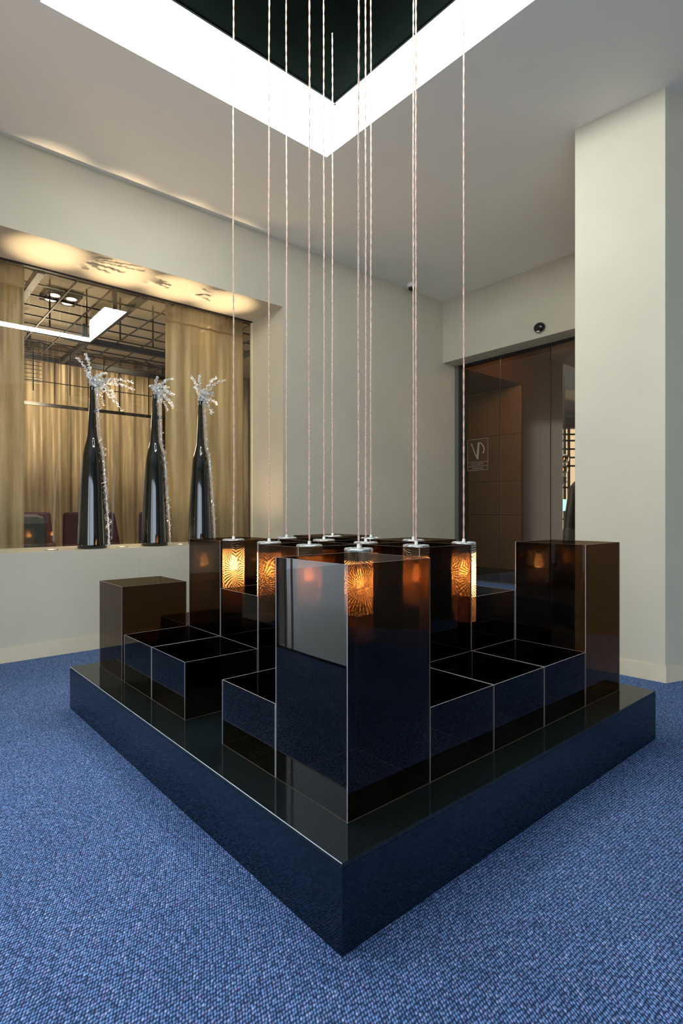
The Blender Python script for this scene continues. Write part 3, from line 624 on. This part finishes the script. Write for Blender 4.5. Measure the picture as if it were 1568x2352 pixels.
for k, (s0, s1) in enumerate(((-1.38, -0.9), (-0.9, -0.2), (-0.2, 1.62), (1.62, 3.05), (3.05, 4.6))):
    m = MB(); curtain(m, s0, s1, 4.55 + 0.12 * (k % 2), 0.02, 3.40, 0.035, 0.26, k + 3)
    o = m.build('drape', DRAPE, None, True); tag(o, ['narrow gold drape in the far left corner of the lounge', 'gold drape beside the far left corner drape, lounge wall', 'full-length gold drape on the far lounge wall behind the first vase', 'full-length gold drape behind the middle vase, far wall', 'full-length gold drape on the far wall behind the right vase'][k], 'curtain', 'gold drapes on the far lounge wall')
    sm = o.modifiers.new('thick', 'SOLIDIFY'); sm.thickness = 0.003
# black steel ceiling grid; bars share one unit mesh
m = MB(); m.box((-0.5, -0.5, -0.5), (0.5, 0.5, 0.5)); BAR = m.mesh('bar', BLACKMET)
gr = thing('ceiling_grid', 'suspended black steel grid under the lounge ceiling, seen through the niche glass', 'grid', W1(0, 0, 0), TH_W)
GK = 0.873; gr.scale = (GK, GK, GK); gr.location = (Q0.x * GK, Q0.y * GK, 1.0 - GK)
GZ = 3.2; GTOP = (LC - (1.0 - GK)) / GK
def bar(a, b, w, name='bar', h=None):
    a, b = Vector(a), Vector(b); c = (a + b) / 2; d = b - a
    part(name, BAR, gr, c, (0, 0, 0), (max(abs(d.x), w), max(abs(d.y), w), max(abs(d.z), h or w)))
S = lambda u: u + 0.107
T = lambda v: v - 3.31
rnd = random.Random(5)
s_lo, s_hi, t_lo, t_hi = -1.1, 3.36, 1.36, T(7.9)
us = [0.43 + 0.3167 * k for k in range(-5, 9)]
for u in us:
    th = abs(u - 0.43) < .01 or abs(u - 1.38) < .02
    if th: bar((S(u), t_lo, GZ), (S(u), t_hi, GZ), 0.06, 'beam', 0.07)
    else:
        a = t_lo + rnd.choice((0, 0, .33, .66)); b = t_hi - rnd.choice((0, 0, 0, .66)); bar((S(u), a, GZ), (S(u), b, GZ), 0.014)
vs = [4.76 + 0.33 * k for k in range(0, 10)]
for k, v in enumerate(vs):
    a = s_lo + rnd.choice((0, 0, .32, .95)); b = s_hi - rnd.choice((0, 0, .32, .64)); 
    bar((a, T(v), GZ + 0.015), (b, T(v), GZ + 0.015), 0.014)
bar((S(1.1), T(6.55), GZ - 0.02), (s_hi, T(6.55), GZ - 0.02), 0.06, 'beam', 0.075)
bar((s_lo, t_hi, GZ), (s_hi, t_hi, GZ), 0.05, 'beam', 0.07)
bar((s_hi, t_lo, GZ), (s_hi, t_hi, GZ), 0.05, 'beam', 0.06)
# the far drop of the grid
ZL = 2.54
bar((s_lo, t_hi, ZL), (s_hi, t_hi, ZL), 0.035, 'beam', 0.045); bar((s_hi, t_hi, ZL), (s_hi, t_hi, GZ), 0.04, 'beam')
bar((s_lo, t_hi, ZL + 0.33), (s_hi, t_hi, ZL + 0.33), 0.012); bar((s_lo, t_hi, 2.1), (0.9, t_hi, 2.1), 0.02)
for k in range(14):
    s = s_lo + 0.2 + 0.46 * k
    if s < s_hi: bar((s, t_hi, ZL), (s, t_hi, GZ), 0.013)
for k in range(9):
    z = 2.72 + 0.055 * k; bar((s_lo, t_hi - 0.6, z), (1.1, t_hi - 0.6, z), 0.008)
for k in range(7): bar((s_lo + 0.3 + 0.45 * k, t_hi - 0.6, 2.6), (s_lo + 0.3 + 0.45 * k, t_hi - 0.6, 3.17), 0.010)
for u in (0.46, 0.884, 1.30, 1.71, 2.14): bar((S(u), T(6.38), GZ), (S(u), T(6.38), GTOP), 0.016, 'hanger')
for u, v in ((1.38, 5.6), (1.45, 7.0), (0.9, 7.6)): bar((S(u), T(v), GZ), (S(u), T(v), GZ + 0.33), 0.045, 'hanger')
# quad spot fitting
sq = thing('quad_spotlight', 'square black ceiling spotlight with four glowing lamps in the lounge', 'light', W1(0.97, 2.47, 3.40), TH_W)
m = MB(); m.box((-0.18, -0.18, -0.03), (0.18, 0.18, 0.02)); m.build('housing', BLACKMET, sq)
SPOTE = emit('spot_glow', (1.0, 0.75, 0.45), 30)
for a in (-0.085, 0.085):
    for b in (-0.085, 0.085):
        m = MB(); m.lathe([(0.070, -0.03), (0.074, -0.045), (0.066, -0.045)], 18, closed_ends=False); m.build('reflector', GREYMET, sq, True, loc=(a, b, 0)); m = MB(); m.lathe([(0.002, -0.041), (0.05, -0.040)], 14); m.build('lamp', SPOTE, sq, loc=(a, b, 0))
for s, t, e in ((-0.9, 3.2, 90), (0.5, 3.2, 120), (1.9, 3.2, 120), (3.4, 3.2, 90)):
    lamp('lounge_spot', 'SPOT', W1(s, t, 3.36), e, (1.0, 0.79, 0.54), (R(42), 0, TH_W), spot_size=R(110), spot_blend=1.0, shadow_soft_size=0.06)
for s, t in ((-0.3, 1.5), (1.8, 1.5)):
    lamp('added_sheer_spot', 'SPOT', W1(s, t, 3.05), 130, (1.0, 0.74, 0.45), (R(-30), 0, TH_W), spot_size=R(120), spot_blend=1.0, shadow_soft_size=0.06)  # spots without fittings, added to brighten the gold sheers
lamp('added_lounge_fill', 'POINT', W1(0.9, 3.2, 2.3), 45, (1.0, 0.80, 0.56), shadow_soft_size=0.15)  # fill light added to lift the lounge, no fitting belongs to it
# lounge chairs
PURP = principled('aubergine_fabric', (0.050, 0.014, 0.028), 0.8, var=0.15, scale=25); GREYF = principled('charcoal_fabric', (0.055, 0.06, 0.065), 0.75, var=0.15, scale=25)
def chair(s, t, rz, label, wd=0.62):
    c = thing('lounge_chair', label, 'chair', W1(s, t, 0.011), TH_W + rz, 'aubergine lounge chairs behind the glass')
    w = wd / 2
    m = MB(); m.box((-w + .06, -w + .04, 0.24), (w - .06, w, 0.44)); m.build('seat', PURP, c, bevel=0.03)
    m = MB(); m.add([(-w, w - .10, .30), (w, w - .10, .30), (w, w + .02, .30), (-w, w + .02, .30), (-w * .82, w + .08, .99), (w * .82, w + .08, .99), (w * .82, w + .16, .99), (-w * .82, w + .16, .99)], [(0, 3, 2, 1), (4, 5, 6, 7), (0, 1, 5, 4), (1, 2, 6, 5), (2, 3, 7, 6), (3, 0, 4, 7)]); m.build('backrest', PURP, c, bevel=0.03)
    for sx in (-1, 1):
        m = MB(); m.box((sx * (w - .05) - .05, -w + .04, 0.2), (sx * (w - .05) + .05, w, 0.60)); m.build('armrest', PURP, c, bevel=0.025)
        for sy in (-w + .1, w - .08):
            m = MB(); m.tube([(sx * (w - .07), sy, 0), (sx * (w - .09), sy, 0.24)], [0.012, 0.018], 8); m.build('leg', BLACKMET, c)
for a in ((1.12, 1.45, 0.05, 'aubergine lounge chair behind the leftmost vase'), (1.86, 1.45, -0.04, 'aubergine lounge chair behind the middle vase'), (2.70, 1.9, 0.1, 'dark lounge chair seen between the middle and right vases'), (0.80, 3.3, -0.2, 'aubergine lounge chair farther back, beside the charcoal armchair')): chair(*a)
c = thing('armchair', 'charcoal armchair with a rounded top behind the left part of the niche glass', 'armchair', W1(0.10, 1.55, 0.011), TH_W)
m = MB(); m.box((-0.62, -0.3, 0.1), (0.42, 0.35, 0.46)); m.build('seat', GREYF, c, bevel=0.06)
m = MB(); m.box((-0.66, -0.42, 0.1), (0.44, -0.22, 0.97)); o = m.build('backrest', GREYF, c, bevel=0.08)
for sx in (-0.55, 0.33):
    for sy in (-0.3, 0.25):
        m = MB(); m.tube([(sx, sy, 0), (sx, sy, 0.11)], 0.02, 8); m.build('leg', BLACKMET, c)
